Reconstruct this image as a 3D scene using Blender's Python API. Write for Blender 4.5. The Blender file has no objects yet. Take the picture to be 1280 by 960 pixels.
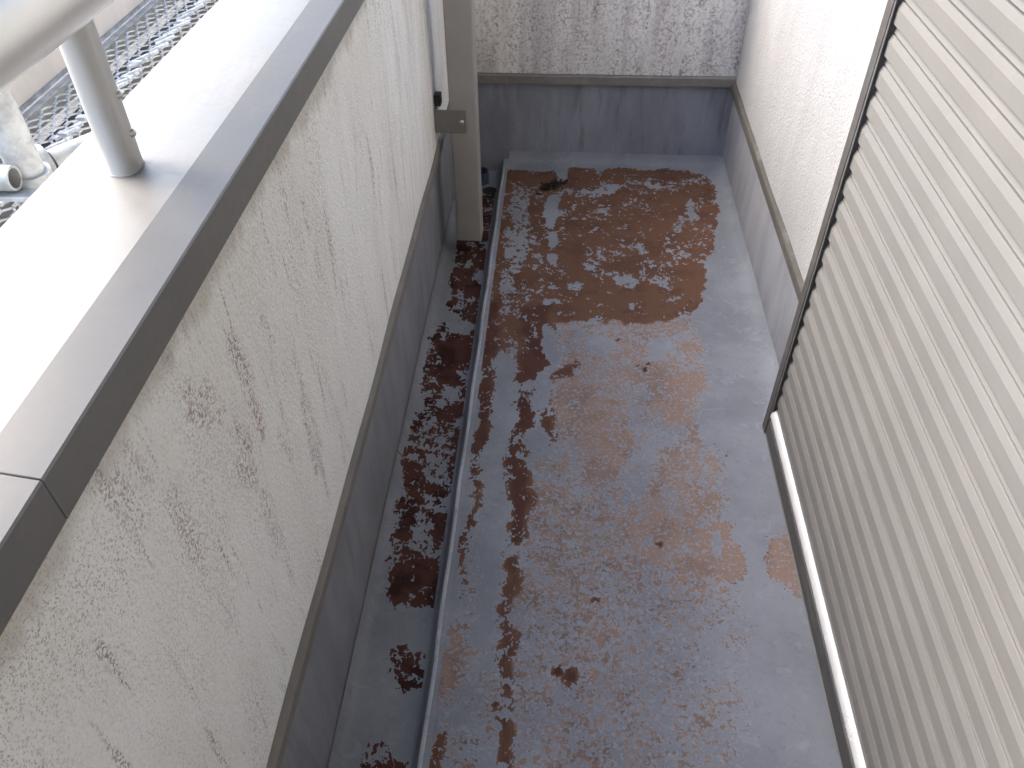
import bpy, bmesh, math, random
import numpy as np
from mathutils import Vector, Matrix
random.seed(7)
rad = math.radians
S = bpy.context.scene
COL = S.collection

# ------------------------------------------------------------------ camera
cam_d = bpy.data.cameras.new("camera")
cam = bpy.data.objects.new("camera", cam_d); COL.objects.link(cam)
S.camera = cam
cam_d.sensor_width = 36.0
cam_d.lens = 28.32
cam_d.clip_start = 0.02
cam_d.clip_end = 2000
PITCH, YAW, ROLL = 0.7554, 0.06892, -0.01177
fwd = Vector((-math.sin(YAW)*math.cos(PITCH), math.cos(YAW)*math.cos(PITCH), -math.sin(PITCH)))
rt = Vector((math.cos(YAW), math.sin(YAW), 0)); upv = rt.cross(fwd)
r_ = math.cos(ROLL)*rt + math.sin(ROLL)*upv
u_ = -math.sin(ROLL)*rt + math.cos(ROLL)*upv
mw = Matrix((r_, u_, -fwd)).transposed().to_4x4(); mw.translation = Vector((0, 0, 1.5))
cam.matrix_world = mw

# ------------------------------------------------------------------ light
SUN_EL, SUN_AZ = rad(44), rad(-75)        # azimuth measured from +Y towards +X
world = bpy.data.worlds.new("World"); S.world = world; world.use_nodes = True
wn = world.node_tree; wn.nodes.clear()
sky = wn.nodes.new("ShaderNodeTexSky"); sky.sky_type = 'NISHITA'; sky.sun_disc = False
sky.sun_elevation = SUN_EL; sky.sun_rotation = SUN_AZ
sky.air_density = 1.0; sky.dust_density = 3.0; sky.ozone_density = 1.0
bg = wn.nodes.new("ShaderNodeBackground"); bg.inputs['Strength'].default_value = 0.15
wo = wn.nodes.new("ShaderNodeOutputWorld")
wn.links.new(sky.outputs[0], bg.inputs[0]); wn.links.new(bg.outputs[0], wo.inputs[0])
sun_d = bpy.data.lights.new("sun", 'SUN'); sun_d.energy = 0.5; sun_d.angle = rad(36)
sun_d.color = (1.0, 0.975, 0.94)
sun = bpy.data.objects.new("sun", sun_d); COL.objects.link(sun)
sdir = Vector((math.sin(SUN_AZ)*math.cos(SUN_EL), math.cos(SUN_AZ)*math.cos(SUN_EL), math.sin(SUN_EL)))
sun.rotation_euler = (-sdir).to_track_quat('-Z', 'Y').to_euler()
sun.location = sdir*20
S.view_settings.view_transform = 'Standard'; S.view_settings.look = 'None'
S.view_settings.gamma = 1.0; S.view_settings.exposure = 2.62
S.view_settings.use_curve_mapping = False
S.render.engine = 'CYCLES'
S.cycles.max_bounces = 8; S.cycles.diffuse_bounces = 5

# ------------------------------------------------------------------ wear maps (world coordinates, metres)
# cover of bare primer, tone of it (0 dark brown .. 1 pale orange), edge softness, outline (x, y)
MAIN_WEAR = [(0.44,0.7,0.05,[(-0.186,1.247),(0.025,1.362),(0.423,1.383),(0.413,1.093),(0.416,0.932),(0.366,0.692),(0.342,0.425),(-0.195,0.394),(-0.213,0.824)]),(0.52,0.7,0.05,[(-0.089,1.252),(0.276,1.272),(0.381,1.049),(0.333,0.928),(0.099,0.877),(-0.07,0.944)]),(0.25,0.62,0.05,[(-0.181,1.198),(-0.109,1.202),(-0.091,0.578),(-0.156,0.575)]),(0.3,0.7,0.04,[(0.283,0.925),(0.416,0.932),(0.383,0.606),(0.297,0.601)]),(0.52,0.9,0.03,[(0.016,1.865),(0.205,1.89),(0.414,1.908),(0.436,1.749),(0.427,1.617),(0.375,1.493),(0.407,1.33),(0.398,1.182),(0.269,1.175),(0.103,1.262),(0.024,1.417),(-0.003,1.659)]),(0.3,0.8,0.03,[(0.147,1.481),(0.29,1.459),(0.314,1.274),(0.287,1.176),(0.178,1.217),(0.124,1.341)]),(0.15,0.8,0.02,[(0.098,1.803),(0.178,1.789),(0.188,1.737),(0.108,1.715)]),(0.12,0.8,0.02,[(0.27,1.794),(0.339,1.797),(0.319,1.693),(0.269,1.7)]),(0.8,0.95,0.015,[(0.276,1.615),(0.405,1.674),(0.416,1.632),(0.339,1.55),(0.359,1.492),(0.371,1.449),(0.311,1.46),(0.288,1.548),(0.214,1.574),(0.215,1.606)]),(0.78,0.95,0.015,[(0.373,1.799),(0.44,1.784),(0.422,1.732),(0.372,1.719)]),(0.62,0.95,0.015,[(0.199,1.637),(0.271,1.641),(0.267,1.577),(0.203,1.568)]),(0.7,0.92,0.02,[(0.365,1.435),(0.41,1.356),(0.388,1.253),(0.342,1.326)]),(0.6,0.9,0.02,[(0.213,1.172),(0.323,1.166),(0.346,1.047),(0.29,1.003),(0.207,1.061)]),(0.95,0.9,0.012,[(0.332,1.115),(0.394,1.148),(0.426,1.12),(0.434,1.052),(0.419,1.006),(0.384,0.998),(0.358,1.027),(0.32,1.046)]),(0.0,0.9,0.008,[(0.387,1.096),(0.383,1.085),(0.375,1.077),(0.366,1.077),(0.36,1.083),(0.359,1.095),(0.363,1.107),(0.371,1.114),(0.38,1.115),(0.386,1.108)]),(0.92,0.85,0.012,[(0.5,1.116),(0.545,1.14),(0.569,1.081),(0.547,0.968),(0.515,0.976),(0.49,1.024)]),(0.74,0.42,0.018,[(-0.221,2.775),(-0.0,2.773),(0.241,2.802),(0.482,2.807),(0.545,2.779),(0.558,2.667),(0.555,2.502),(0.531,2.324),(0.484,2.192),(0.477,2.087),(0.438,2.003),(0.409,1.907),(0.335,1.896),(0.251,1.877),(0.139,1.879),(0.016,1.857),(-0.005,1.727),(-0.112,1.621),(-0.176,1.151),(-0.212,1.751)]),(0.8,0.4,0.012,[(0.537,2.767),(0.558,2.667),(0.555,2.502),(0.531,2.324),(0.498,2.252),(0.499,2.323),(0.532,2.517),(0.523,2.637)]),(0.82,0.36,0.012,[(-0.181,2.765),(0.512,2.802),(0.51,2.729),(0.268,2.718),(0.06,2.685),(-0.173,2.628)]),(0.8,0.45,0.012,[(0.381,2.156),(0.485,2.161),(0.477,2.087),(0.438,2.003),(0.409,1.907),(0.385,1.899),(0.38,2.008)]),(0.7,0.45,0.02,[(0.037,2.615),(0.289,2.571),(0.432,2.577),(0.404,2.271),(0.27,2.218),(0.049,2.254)]),(0.04,0.4,0.006,[(0.008,2.476),(0.003,2.403),(-0.011,2.358),(-0.029,2.357),(-0.046,2.401),(-0.054,2.474),(-0.05,2.55),(-0.036,2.599),(-0.016,2.6),(0.001,2.552)]),(0.04,0.4,0.006,[(0.018,2.197),(0.014,2.17),(0.002,2.153),(-0.012,2.152),(-0.024,2.168),(-0.029,2.194),(-0.025,2.222),(-0.014,2.239),(0.001,2.24),(0.013,2.223)]),(0.04,0.4,0.006,[(0.021,2.755),(0.018,2.72),(0.008,2.698),(-0.005,2.697),(-0.016,2.718),(-0.021,2.753),(-0.018,2.79),(-0.007,2.813),(0.006,2.813),(0.017,2.791)]),(0.04,0.4,0.006,[(-0.003,2.299),(-0.005,2.276),(-0.013,2.262),(-0.023,2.262),(-0.031,2.275),(-0.035,2.297),(-0.032,2.32),(-0.025,2.335),(-0.015,2.335),(-0.006,2.322)]),(0.32,0.4,0.008,[(0.488,2.499),(0.479,2.443),(0.466,2.409),(0.454,2.409),(0.448,2.442),(0.449,2.497),(0.459,2.554),(0.472,2.591),(0.484,2.591),(0.491,2.556)]),(0.32,0.4,0.008,[(0.423,2.418),(0.416,2.382),(0.406,2.36),(0.396,2.36),(0.39,2.381),(0.39,2.417),(0.396,2.453),(0.406,2.476),(0.417,2.477),(0.423,2.454)]),(0.32,0.4,0.008,[(0.388,2.677),(0.379,2.66),(0.358,2.648),(0.333,2.647),(0.313,2.657),(0.306,2.673),(0.315,2.691),(0.336,2.702),(0.362,2.704),(0.382,2.694)]),(0.32,0.4,0.008,[(0.223,2.635),(0.214,2.618),(0.19,2.606),(0.162,2.605),(0.139,2.614),(0.13,2.631),(0.139,2.648),(0.163,2.659),(0.192,2.661),(0.215,2.651)]),(0.32,0.4,0.008,[(0.301,2.266),(0.297,2.241),(0.288,2.225),(0.279,2.225),(0.272,2.24),(0.27,2.264),(0.274,2.29),(0.283,2.306),(0.293,2.306),(0.3,2.291)]),(0.32,0.4,0.008,[(0.248,2.085),(0.24,2.059),(0.222,2.043),(0.2,2.042),(0.184,2.057),(0.178,2.081),(0.185,2.107),(0.203,2.123),(0.225,2.124),(0.242,2.109)]),(0.32,0.4,0.008,[(0.359,2.069),(0.352,2.044),(0.34,2.028),(0.326,2.028),(0.316,2.042),(0.314,2.067),(0.32,2.092),(0.332,2.108),(0.346,2.109),(0.356,2.094)]),(0.32,0.4,0.008,[(0.087,2.056),(0.082,2.033),(0.07,2.019),(0.055,2.018),(0.042,2.031),(0.037,2.053),(0.042,2.076),(0.054,2.09),(0.07,2.091),(0.083,2.078)]),(0.32,0.4,0.008,[(0.144,2.167),(0.139,2.151),(0.126,2.14),(0.11,2.14),(0.098,2.149),(0.093,2.164),(0.098,2.18),(0.111,2.191),(0.127,2.191),(0.14,2.182)]),(0.32,0.4,0.008,[(0.024,1.958),(0.018,1.944),(0.001,1.935),(-0.02,1.934),(-0.037,1.941),(-0.044,1.955),(-0.038,1.969),(-0.021,1.979),(-0.0,1.98),(0.017,1.972)]),(0.42,0.4,0.015,[(-0.173,2.634),(-0.103,2.637),(-0.101,2.343),(-0.111,2.11),(-0.139,2.066),(-0.174,2.291)]),(0.12,0.4,0.01,[(-0.134,2.208),(-0.137,2.183),(-0.146,2.168),(-0.159,2.167),(-0.171,2.182),(-0.176,2.206),(-0.174,2.23),(-0.164,2.246),(-0.151,2.247),(-0.14,2.232)]),(0.3,0.4,0.012,[(-0.121,1.983),(-0.122,1.922),(-0.131,1.885),(-0.144,1.885),(-0.157,1.921),(-0.166,1.981),(-0.166,2.044),(-0.157,2.085),(-0.143,2.086),(-0.129,2.046)]),(0.76,0.22,0.012,[(-0.204,1.939),(-0.16,1.973),(-0.161,1.754),(-0.169,1.618),(-0.168,1.352),(-0.168,1.223),(-0.191,1.222),(-0.202,1.462),(-0.208,1.716)]),(0.05,0.3,0.012,[(-0.161,1.747),(-0.106,1.722),(-0.106,1.527),(-0.099,1.355),(-0.101,1.202),(-0.103,1.023),(-0.103,0.83),(-0.135,0.828),(-0.141,1.042),(-0.15,1.2),(-0.164,1.352),(-0.165,1.524)]),(0.74,0.2,0.015,[(-0.095,1.944),(-0.01,1.949),(-0.016,1.797),(-0.024,1.626),(-0.036,1.471),(-0.051,1.358),(-0.095,1.356),(-0.102,1.468),(-0.105,1.589),(-0.104,1.722),(-0.101,1.829)]),(0.6,0.25,0.015,[(-0.02,1.626),(0.063,1.696),(0.075,1.536),(0.023,1.445),(0.005,1.361),(-0.036,1.471)]),(0.66,0.18,0.015,[(-0.107,1.355),(-0.039,1.359),(-0.047,1.254),(-0.042,1.069),(-0.077,1.045),(-0.094,1.155)]),(0.1,0.2,0.012,[(-0.059,1.53),(-0.002,1.627),(0.011,1.533),(-0.043,1.442)]),(0.08,0.3,0.006,[(0.006,1.755),(0.003,1.694),(-0.007,1.657),(-0.021,1.657),(-0.033,1.692),(-0.039,1.753),(-0.037,1.816),(-0.027,1.857),(-0.012,1.858),(0.0,1.818)]),(0.03,0.3,0.006,[(0.002,1.633),(-0.001,1.61),(-0.01,1.596),(-0.023,1.595),(-0.033,1.609),(-0.037,1.631),(-0.034,1.655),(-0.025,1.67),(-0.013,1.67),(-0.002,1.656)]),(0.7,0.28,0.014,[(-0.096,1.023),(-0.061,1.025),(-0.052,0.851),(-0.057,0.731),(-0.075,0.722),(-0.089,0.867)]),(0.62,0.22,0.014,[(-0.085,0.721),(-0.057,0.723),(-0.051,0.581),(-0.053,0.402),(-0.069,0.401),(-0.077,0.579)]),(0.7,0.3,0.012,[(-0.207,1.126),(-0.172,1.151),(-0.175,1.061),(-0.183,0.937),(-0.196,0.937)]),(0.7,0.75,0.014,[(-0.2,0.879),(-0.175,0.88),(-0.166,0.758),(-0.173,0.677),(-0.194,0.676)]),(0.75,0.25,0.012,[(-0.198,0.615),(-0.176,0.631),(-0.171,0.574),(-0.162,0.396),(-0.184,0.395)]),(0.85,0.15,0.006,[(0.074,0.75),(0.071,0.742),(0.063,0.737),(0.054,0.736),(0.046,0.74),(0.043,0.748),(0.046,0.756),(0.054,0.761),(0.063,0.762),(0.071,0.757)]),(0.9,0.0,0.003,[(0.048,0.765),(0.046,0.759),(0.041,0.755),(0.035,0.755),(0.031,0.758),(0.029,0.764),(0.03,0.77),(0.035,0.773),(0.041,0.774),(0.046,0.77)]),(0.9,0.0,0.003,[(0.107,0.924),(0.106,0.92),(0.103,0.917),(0.099,0.917),(0.096,0.919),(0.095,0.924),(0.096,0.928),(0.099,0.931),(0.103,0.932),(0.106,0.929)]),(0.8,0.05,0.003,[(-0.09,0.688),(-0.091,0.682),(-0.093,0.679),(-0.097,0.678),(-0.1,0.682),(-0.102,0.687),(-0.101,0.693),(-0.099,0.696),(-0.095,0.696),(-0.091,0.693)]),(0.8,0.05,0.004,[(0.267,1.081),(0.265,1.075),(0.26,1.071),(0.255,1.07),(0.25,1.074),(0.249,1.08),(0.251,1.087),(0.256,1.091),(0.262,1.091),(0.266,1.087)]),(0.8,0.05,0.002,[(0.282,1.684),(0.28,1.679),(0.277,1.676),(0.274,1.676),(0.272,1.679),(0.271,1.683),(0.272,1.688),(0.275,1.692),(0.279,1.692),(0.281,1.689)]),(0.8,0.05,0.002,[(0.243,1.682),(0.242,1.678),(0.24,1.675),(0.237,1.675),(0.235,1.678),(0.234,1.681),(0.235,1.685),(0.238,1.688),(0.24,1.688),(0.242,1.686)]),(0.8,0.05,0.002,[(0.27,1.66),(0.269,1.654),(0.267,1.651),(0.264,1.651),(0.262,1.654),(0.262,1.66),(0.263,1.666),(0.265,1.669),(0.268,1.669),(0.27,1.666)]),(0.8,0.05,0.002,[(0.187,1.793),(0.186,1.789),(0.184,1.786),(0.181,1.786),(0.179,1.788),(0.178,1.792),(0.179,1.797),(0.182,1.799),(0.184,1.8),(0.187,1.797)]),(0.0,0.3,0.004,[(-0.206,2.813),(-0.232,2.75),(-0.221,1.861),(-0.213,1.196),(-0.215,0.569),(-0.22,0.233),(-0.205,0.234),(-0.201,0.569),(-0.2,1.197),(-0.207,1.861),(-0.212,2.733),(-0.2,2.776),(0.604,2.825),(0.609,2.862)]),(0.58,0.78,0.02,[(-0.001,1.595),(0.151,1.635),(0.224,1.373),(0.142,1.264),(0.026,1.283)]),(0.62,0.85,0.02,[(0.264,1.375),(0.383,1.381),(0.38,1.181),(0.302,1.131),(0.241,1.174)]),(0.03,0.3,0.004,[(-0.206,2.813),(-0.232,2.75),(-0.221,1.861),(-0.213,1.196),(-0.215,0.569),(-0.22,0.233),(-0.205,0.234),(-0.201,0.569),(-0.2,1.197),(-0.207,1.861),(-0.212,2.733),(-0.2,2.776),(0.604,2.825),(0.609,2.862)])]
GUTTER_WEAR = [(0.66,0.12,0.012,[(-0.363,2.358),(-0.235,2.364),(-0.223,2.087),(-0.224,1.923),(-0.229,1.669),(-0.227,1.394),(-0.23,1.236),(-0.367,1.228),(-0.37,1.332),(-0.369,1.533),(-0.379,1.73),(-0.356,1.916),(-0.346,2.081)]),(0.15,0.2,0.01,[(-0.245,1.891),(-0.253,1.875),(-0.276,1.864),(-0.306,1.862),(-0.331,1.871),(-0.343,1.886),(-0.335,1.902),(-0.312,1.913),(-0.282,1.915),(-0.256,1.906)]),(0.15,0.2,0.01,[(-0.293,1.927),(-0.298,1.913),(-0.315,1.904),(-0.336,1.903),(-0.354,1.91),(-0.362,1.924),(-0.357,1.938),(-0.341,1.947),(-0.32,1.949),(-0.301,1.941)]),(0.15,0.2,0.01,[(-0.279,2.218),(-0.281,2.204),(-0.288,2.196),(-0.298,2.195),(-0.307,2.203),(-0.311,2.217),(-0.31,2.23),(-0.303,2.239),(-0.293,2.24),(-0.284,2.232)]),(0.15,0.2,0.01,[(-0.236,2.152),(-0.237,2.126),(-0.242,2.11),(-0.25,2.109),(-0.258,2.125),(-0.262,2.151),(-0.262,2.177),(-0.257,2.194),(-0.249,2.194),(-0.241,2.178)]),(0.97,0.05,0.012,[(-0.347,1.84),(-0.239,1.827),(-0.235,1.737),(-0.303,1.716),(-0.344,1.767)]),(0.25,0.15,0.012,[(-0.256,1.586),(-0.26,1.564),(-0.273,1.549),(-0.292,1.548),(-0.309,1.561),(-0.318,1.583),(-0.315,1.606),(-0.301,1.621),(-0.282,1.622),(-0.265,1.608)]),(0.5,0.1,0.02,[(-0.364,1.503),(-0.235,1.51),(-0.232,1.286),(-0.345,1.306)]),(0.45,0.12,0.014,[(-0.383,1.227),(-0.234,1.235),(-0.231,1.05),(-0.235,0.926),(-0.348,0.92),(-0.37,1.086)]),(0.9,0.12,0.01,[(-0.359,1.18),(-0.317,1.182),(-0.307,1.068),(-0.344,1.065)]),(0.9,0.12,0.01,[(-0.288,1.184),(-0.247,1.186),(-0.248,1.071),(-0.284,1.114)]),(0.74,0.12,0.012,[(-0.355,1.0),(-0.311,1.045),(-0.248,1.071),(-0.243,0.986),(-0.281,0.943),(-0.339,0.93)]),(0.03,0.1,0.01,[(-0.363,0.909),(-0.234,0.917),(-0.233,0.85),(-0.296,0.82),(-0.361,0.807)]),(0.62,0.1,0.014,[(-0.311,0.81),(-0.286,0.838),(-0.239,0.832),(-0.236,0.745),(-0.272,0.723),(-0.304,0.75)]),(0.06,0.1,0.01,[(-0.326,0.707),(-0.231,0.713),(-0.229,0.634),(-0.33,0.644)]),(0.75,0.05,0.012,[(-0.334,0.628),(-0.281,0.631),(-0.244,0.589),(-0.229,0.405),(-0.337,0.399)]),(0.6,0.15,0.02,[(-0.298,2.687),(-0.207,2.691),(-0.235,2.364),(-0.324,2.36)])]
WALL_STREAKS = [(0.9,0.012,0.704,0.884,0.717,0.81),(0.9,0.01,0.706,0.831,0.713,0.723),(0.6,0.008,0.622,0.894,0.627,0.838),(0.8,0.008,0.588,0.919,0.612,0.881),(0.6,0.006,0.616,0.852,0.639,0.839),(0.8,0.01,0.654,0.793,0.665,0.744),(0.8,0.008,0.579,0.896,0.602,0.856),(0.5,0.005,0.968,0.944,0.966,0.885),(0.8,0.006,1.036,0.882,1.035,0.828),(0.6,0.006,0.867,0.73,0.882,0.505),(0.8,0.008,0.853,0.637,0.84,0.494),(0.7,0.006,0.753,0.673,0.771,0.61),(0.4,0.005,0.788,0.77,0.78,0.652),(0.6,0.006,0.799,0.858,0.812,0.792),(0.5,0.005,1.037,0.782,1.036,0.745),(0.5,0.004,1.124,0.731,1.108,0.667),(0.6,0.004,0.979,0.442,0.971,0.363),(0.5,0.003,0.954,0.655,1.012,0.339),(0.7,0.012,0.629,0.748,0.654,0.695),(0.5,0.003,1.399,0.836,1.315,0.684),(0.5,0.008,0.467,0.963,0.477,0.906),(0.5,0.006,0.571,0.997,0.577,0.966),(0.6,0.004,0.969,0.982,0.982,0.951),(0.6,0.012,0.44,0.951,0.443,0.889),(0.6,0.012,0.499,0.855,0.496,0.762),(0.6,0.01,0.66,0.655,0.658,0.548)]


# ------------------------------------------------------------------ helpers
def tag(o, label=None, cat=None, group=None, kind=None):
    if label: o['label'] = label
    if cat: o['category'] = cat
    if group: o['group'] = group
    if kind: o['kind'] = kind
    return o
def empty(name, loc, label, cat, group=None):
    o = bpy.data.objects.new(name, None); COL.objects.link(o); o.location = loc
    o.empty_display_size = 0.05
    return tag(o, label, cat, group, 'thing')
def link_mesh(name, me, mat, parent=None):
    o = bpy.data.objects.new(name, me); COL.objects.link(o)
    if mat and not me.materials: me.materials.append(mat)
    if parent:
        o.parent = parent
        if parent.parent is None: o.matrix_parent_inverse = Matrix.Translation(-Vector(parent.location))
    return o
def done(name, bm, mat, parent=None, smooth=False, bevel=0.0, seg=2, angle=35):
    bmesh.ops.recalc_face_normals(bm, faces=bm.faces)
    me = bpy.data.meshes.new(name); bm.to_mesh(me); bm.free()
    if smooth:
        for p in me.polygons: p.use_smooth = True
        me.set_sharp_from_angle(angle=rad(angle))
    o = link_mesh(name, me, mat, parent)
    if bevel > 0:
        b = o.modifiers.new("bevel", 'BEVEL'); b.width = bevel; b.segments = seg
        b.limit_method = 'ANGLE'; b.angle_limit = rad(40); b.harden_normals = False
    return o
def box(bm, x0, x1, y0, y1, z0, z1):
    v = [bm.verts.new(p) for p in ((x0,y0,z0),(x1,y0,z0),(x1,y1,z0),(x0,y1,z0),(x0,y0,z1),(x1,y0,z1),(x1,y1,z1),(x0,y1,z1))]
    for f in ((0,3,2,1),(4,5,6,7),(0,1,5,4),(1,2,6,5),(2,3,7,6),(3,0,4,7)): bm.faces.new([v[i] for i in f])
def prism_y(bm, prof, y0, y1, n=1):
    """closed (x,z) profile swept along y"""
    rings = []
    for k in range(n+1):
        y = y0+(y1-y0)*k/n
        rings.append([bm.verts.new((x, y, z)) for x, z in prof])
    m = len(prof)
    for a, b in zip(rings, rings[1:]):
        for i in range(m): bm.faces.new((a[i], a[(i+1) % m], b[(i+1) % m], b[i]))
    bm.faces.new(rings[0]); bm.faces.new(list(reversed(rings[-1])))
def tube(bm, p0, p1, r, n=24, hollow=0.0, caps=True, sx=1.0, up=None):
    p0, p1 = Vector(p0), Vector(p1); d = (p1-p0).normalized()
    a = Vector(up) if up else (Vector((0,0,1)) if abs(d.z) < .9 else Vector((0,1,0)))
    e1 = d.cross(a).normalized(); e2 = e1.cross(d)
    def ring(c, q): return [bm.verts.new(c+e1*q*sx*math.cos(2*math.pi*i/n)+e2*q*math.sin(2*math.pi*i/n)) for i in range(n)]
    A, B = ring(p0, r), ring(p1, r)
    for i in range(n): bm.faces.new((A[i], A[(i+1)%n], B[(i+1)%n], B[i]))
    if hollow:
        C, D = ring(p0, r-hollow), ring(p1, r-hollow)
        for i in range(n):
            j = (i+1) % n
            bm.faces.new((C[j], C[i], D[i], D[j])); bm.faces.new((A[j], A[i], C[i], C[j])); bm.faces.new((B[i], B[j], D[j], D[i]))
    elif caps:
        bm.faces.new(list(reversed(A))); bm.faces.new(B)
def dome(bm, c, n, r, h, seg=12, rings=4):
    c, n = Vector(c), Vector(n).normalized()
    a = Vector((0,0,1)) if abs(n.z) < .9 else Vector((0,1,0))
    e1 = n.cross(a).normalized(); e2 = n.cross(e1)
    prev = None
    for k in range(rings):
        t = k/rings*math.pi/2
        R = [bm.verts.new(c+n*h*math.sin(t)+(e1*math.cos(2*math.pi*i/seg)+e2*math.sin(2*math.pi*i/seg))*r*math.cos(t)) for i in range(seg)]
        if prev:
            for i in range(seg): bm.faces.new((prev[i], prev[(i+1)%seg], R[(i+1)%seg], R[i]))
        prev = R
    top = bm.verts.new(c+n*h)
    for i in range(seg): bm.faces.new((prev[i], prev[(i+1)%seg], top))
def grid_mesh(name, P, attrs=None, smooth=True):
    """P: (n, m, 3) array of points"""
    n, m = P.shape[:2]
    idx = np.arange(n*m).reshape(n, m)
    f = np.stack([idx[:-1,:-1], idx[1:,:-1], idx[1:,1:], idx[:-1,1:]], -1).reshape(-1, 4)
    me = bpy.data.meshes.new(name)
    me.from_pydata(P.reshape(-1,3).tolist(), [], f.tolist())
    if smooth: me.polygons.foreach_set('use_smooth', np.ones(len(f), bool))
    for k, v in (attrs or {}).items():
        a = me.attributes.new(k, 'FLOAT', 'POINT'); a.data.foreach_set('value', np.ascontiguousarray(v, dtype=np.float32).ravel())
    me.update()
    return me
def poly_sd(pts, X, Y):
    """signed distance to a polygon, positive inside"""
    p = np.array(pts, float); q = np.roll(p, -1, 0)
    d = np.full(X.shape, 1e9); ins = np.zeros(X.shape, bool)
    for (ax, ay), (bx, by) in zip(p, q):
        ex, ey = bx-ax, by-ay; wx, wy = X-ax, Y-ay
        t = np.clip((wx*ex+wy*ey)/(ex*ex+ey*ey+1e-12), 0, 1)
        d = np.minimum(d, np.hypot(wx-ex*t, wy-ey*t))
        c = ((ay > Y) != (by > Y)) & (X < (bx-ax)*(Y-ay)/((by-ay) if abs(by-ay) > 1e-9 else 1e-9)+ax)
        ins ^= c
    return np.where(ins, d, -d)
def vnoise(X, Y, cell, seed):
    g = np.random.default_rng(seed).uniform(-1, 1, (96, 96))
    u, v = X/cell+200, Y/cell+200
    iu, iv = np.floor(u).astype(int), np.floor(v).astype(int); fu, fv = u-iu, v-iv
    fu, fv = fu*fu*(3-2*fu), fv*fv*(3-2*fv)
    a, b = g[iu % 96, iv % 96], g[(iu+1) % 96, iv % 96]; c, d = g[iu % 96, (iv+1) % 96], g[(iu+1) % 96, (iv+1) % 96]
    return (a*(1-fu)+b*fu)*(1-fv)+(c*(1-fu)+d*fu)*fv
def wear_maps(shapes, X, Y):
    X, Y = (X+.014*vnoise(X, Y, .07, 1)+.009*vnoise(X, Y, .028, 2), Y+.020*vnoise(X, Y, .08, 3)+.012*vnoise(X, Y, .030, 4))
    c = np.zeros(X.shape); t = np.full(X.shape, .4)
    for cov, tone, soft, pts in shapes:
        sd = poly_sd(pts, X, Y)
        w = np.clip(sd/(2*soft)+.5, 0, 1); w = w*w*(3-2*w)
        c = c*(1-w)+cov*w
        if cov > .12: t = t*(1-w)+tone*w
    j = .17*vnoise(X, Y, .075, 5)+.20*vnoise(X, Y, .034, 6)
    j = j*np.where(c < .55, .5, 1.0)
    c = np.clip(c+j*np.clip(c*5, 0, 1)*np.clip((1.02-c)*4, .25, 1), 0, 1)
    return c, t

# ------------------------------------------------------------------ materials
class N:
    def __init__(s, name):
        s.m = bpy.data.materials.new(name); s.m.use_nodes = True
        s.t = s.m.node_tree; s.t.nodes.clear()
        s.out = s.t.nodes.new("ShaderNodeOutputMaterial"); s.b = s.t.nodes.new("ShaderNodeBsdfPrincipled")
        s.t.links.new(s.b.outputs[0], s.out.inputs[0]); s.co = s.t.nodes.new("ShaderNodeTexCoord").outputs['Object']
    def put(s, sock, v):
        if hasattr(v, 'is_output') or isinstance(v, bpy.types.NodeSocket): s.t.links.new(v, sock)
        elif isinstance(v, (tuple, list)) and len(v) == 3 and len(sock.default_value) == 4: sock.default_value = (*v, 1)
        else: sock.default_value = v
    def set(s, **k):
        for n, v in k.items(): s.put(s.b.inputs[{'base':'Base Color','rough':'Roughness','metal':'Metallic','normal':'Normal','spec':'Specular IOR Level','coat':'Coat Weight'}[n]], v)
    def scale(s, v, sc):
        n = s.t.nodes.new("ShaderNodeMapping"); s.put(n.inputs['Vector'], v); n.inputs['Scale'].default_value = sc; return n.outputs[0]
    def noise(s, scale, detail=4, rough=.55, v=None, dist=0.0):
        n = s.t.nodes.new("ShaderNodeTexNoise"); s.put(n.inputs['Vector'], v if v is not None else s.co)
        n.inputs['Scale'].default_value = scale; n.inputs['Detail'].default_value = detail; n.inputs['Roughness'].default_value = rough
        n.inputs['Distortion'].default_value = dist; return n.outputs['Fac']
    def vor(s, scale, v=None, feature='F1'):
        n = s.t.nodes.new("ShaderNodeTexVoronoi"); n.feature = feature; s.put(n.inputs['Vector'], v if v is not None else s.co)
        n.inputs['Scale'].default_value = scale; return n.outputs['Distance']
    def attr(s, name):
        n = s.t.nodes.new("ShaderNodeAttribute"); n.attribute_name = name; return n.outputs['Fac']
    def math(s, op, a, b=0.0, c=None, clamp=False):
        n = s.t.nodes.new("ShaderNodeMath"); n.operation = op; n.use_clamp = clamp
        s.put(n.inputs[0], a); s.put(n.inputs[1], b)
        if c is not None: s.put(n.inputs[2], c)
        return n.outputs[0]
    def ramp(s, f, lo, hi, a=0.0, b=1.0):
        n = s.t.nodes.new("ShaderNodeMapRange"); n.interpolation_type = 'SMOOTHSTEP'
        s.put(n.inputs[0], f); s.put(n.inputs[1], lo); s.put(n.inputs[2], hi); s.put(n.inputs[3], a); s.put(n.inputs[4], b); return n.outputs[0]
    def mix(s, f, a, b, mode='MIX'):
        n = s.t.nodes.new("ShaderNodeMix"); n.data_type = 'RGBA'; n.blend_type = mode
        s.put(n.inputs[0], f); s.put(n.inputs[6], a); s.put(n.inputs[7], b); return n.outputs[2]
    def bump(s, h, strength=.5, dist=.002, normal=None):
        n = s.t.nodes.new("ShaderNodeBump"); n.inputs['Strength'].default_value = strength; n.inputs['Distance'].default_value = dist
        s.put(n.inputs['Height'], h)
        if normal is not None: s.put(n.inputs['Normal'], normal)
        return n.outputs[0]
    def sep(s, v=None):
        n = s.t.nodes.new("ShaderNodeSeparateXYZ"); s.put(n.inputs[0], v if v is not None else s.co); return n.outputs

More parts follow.
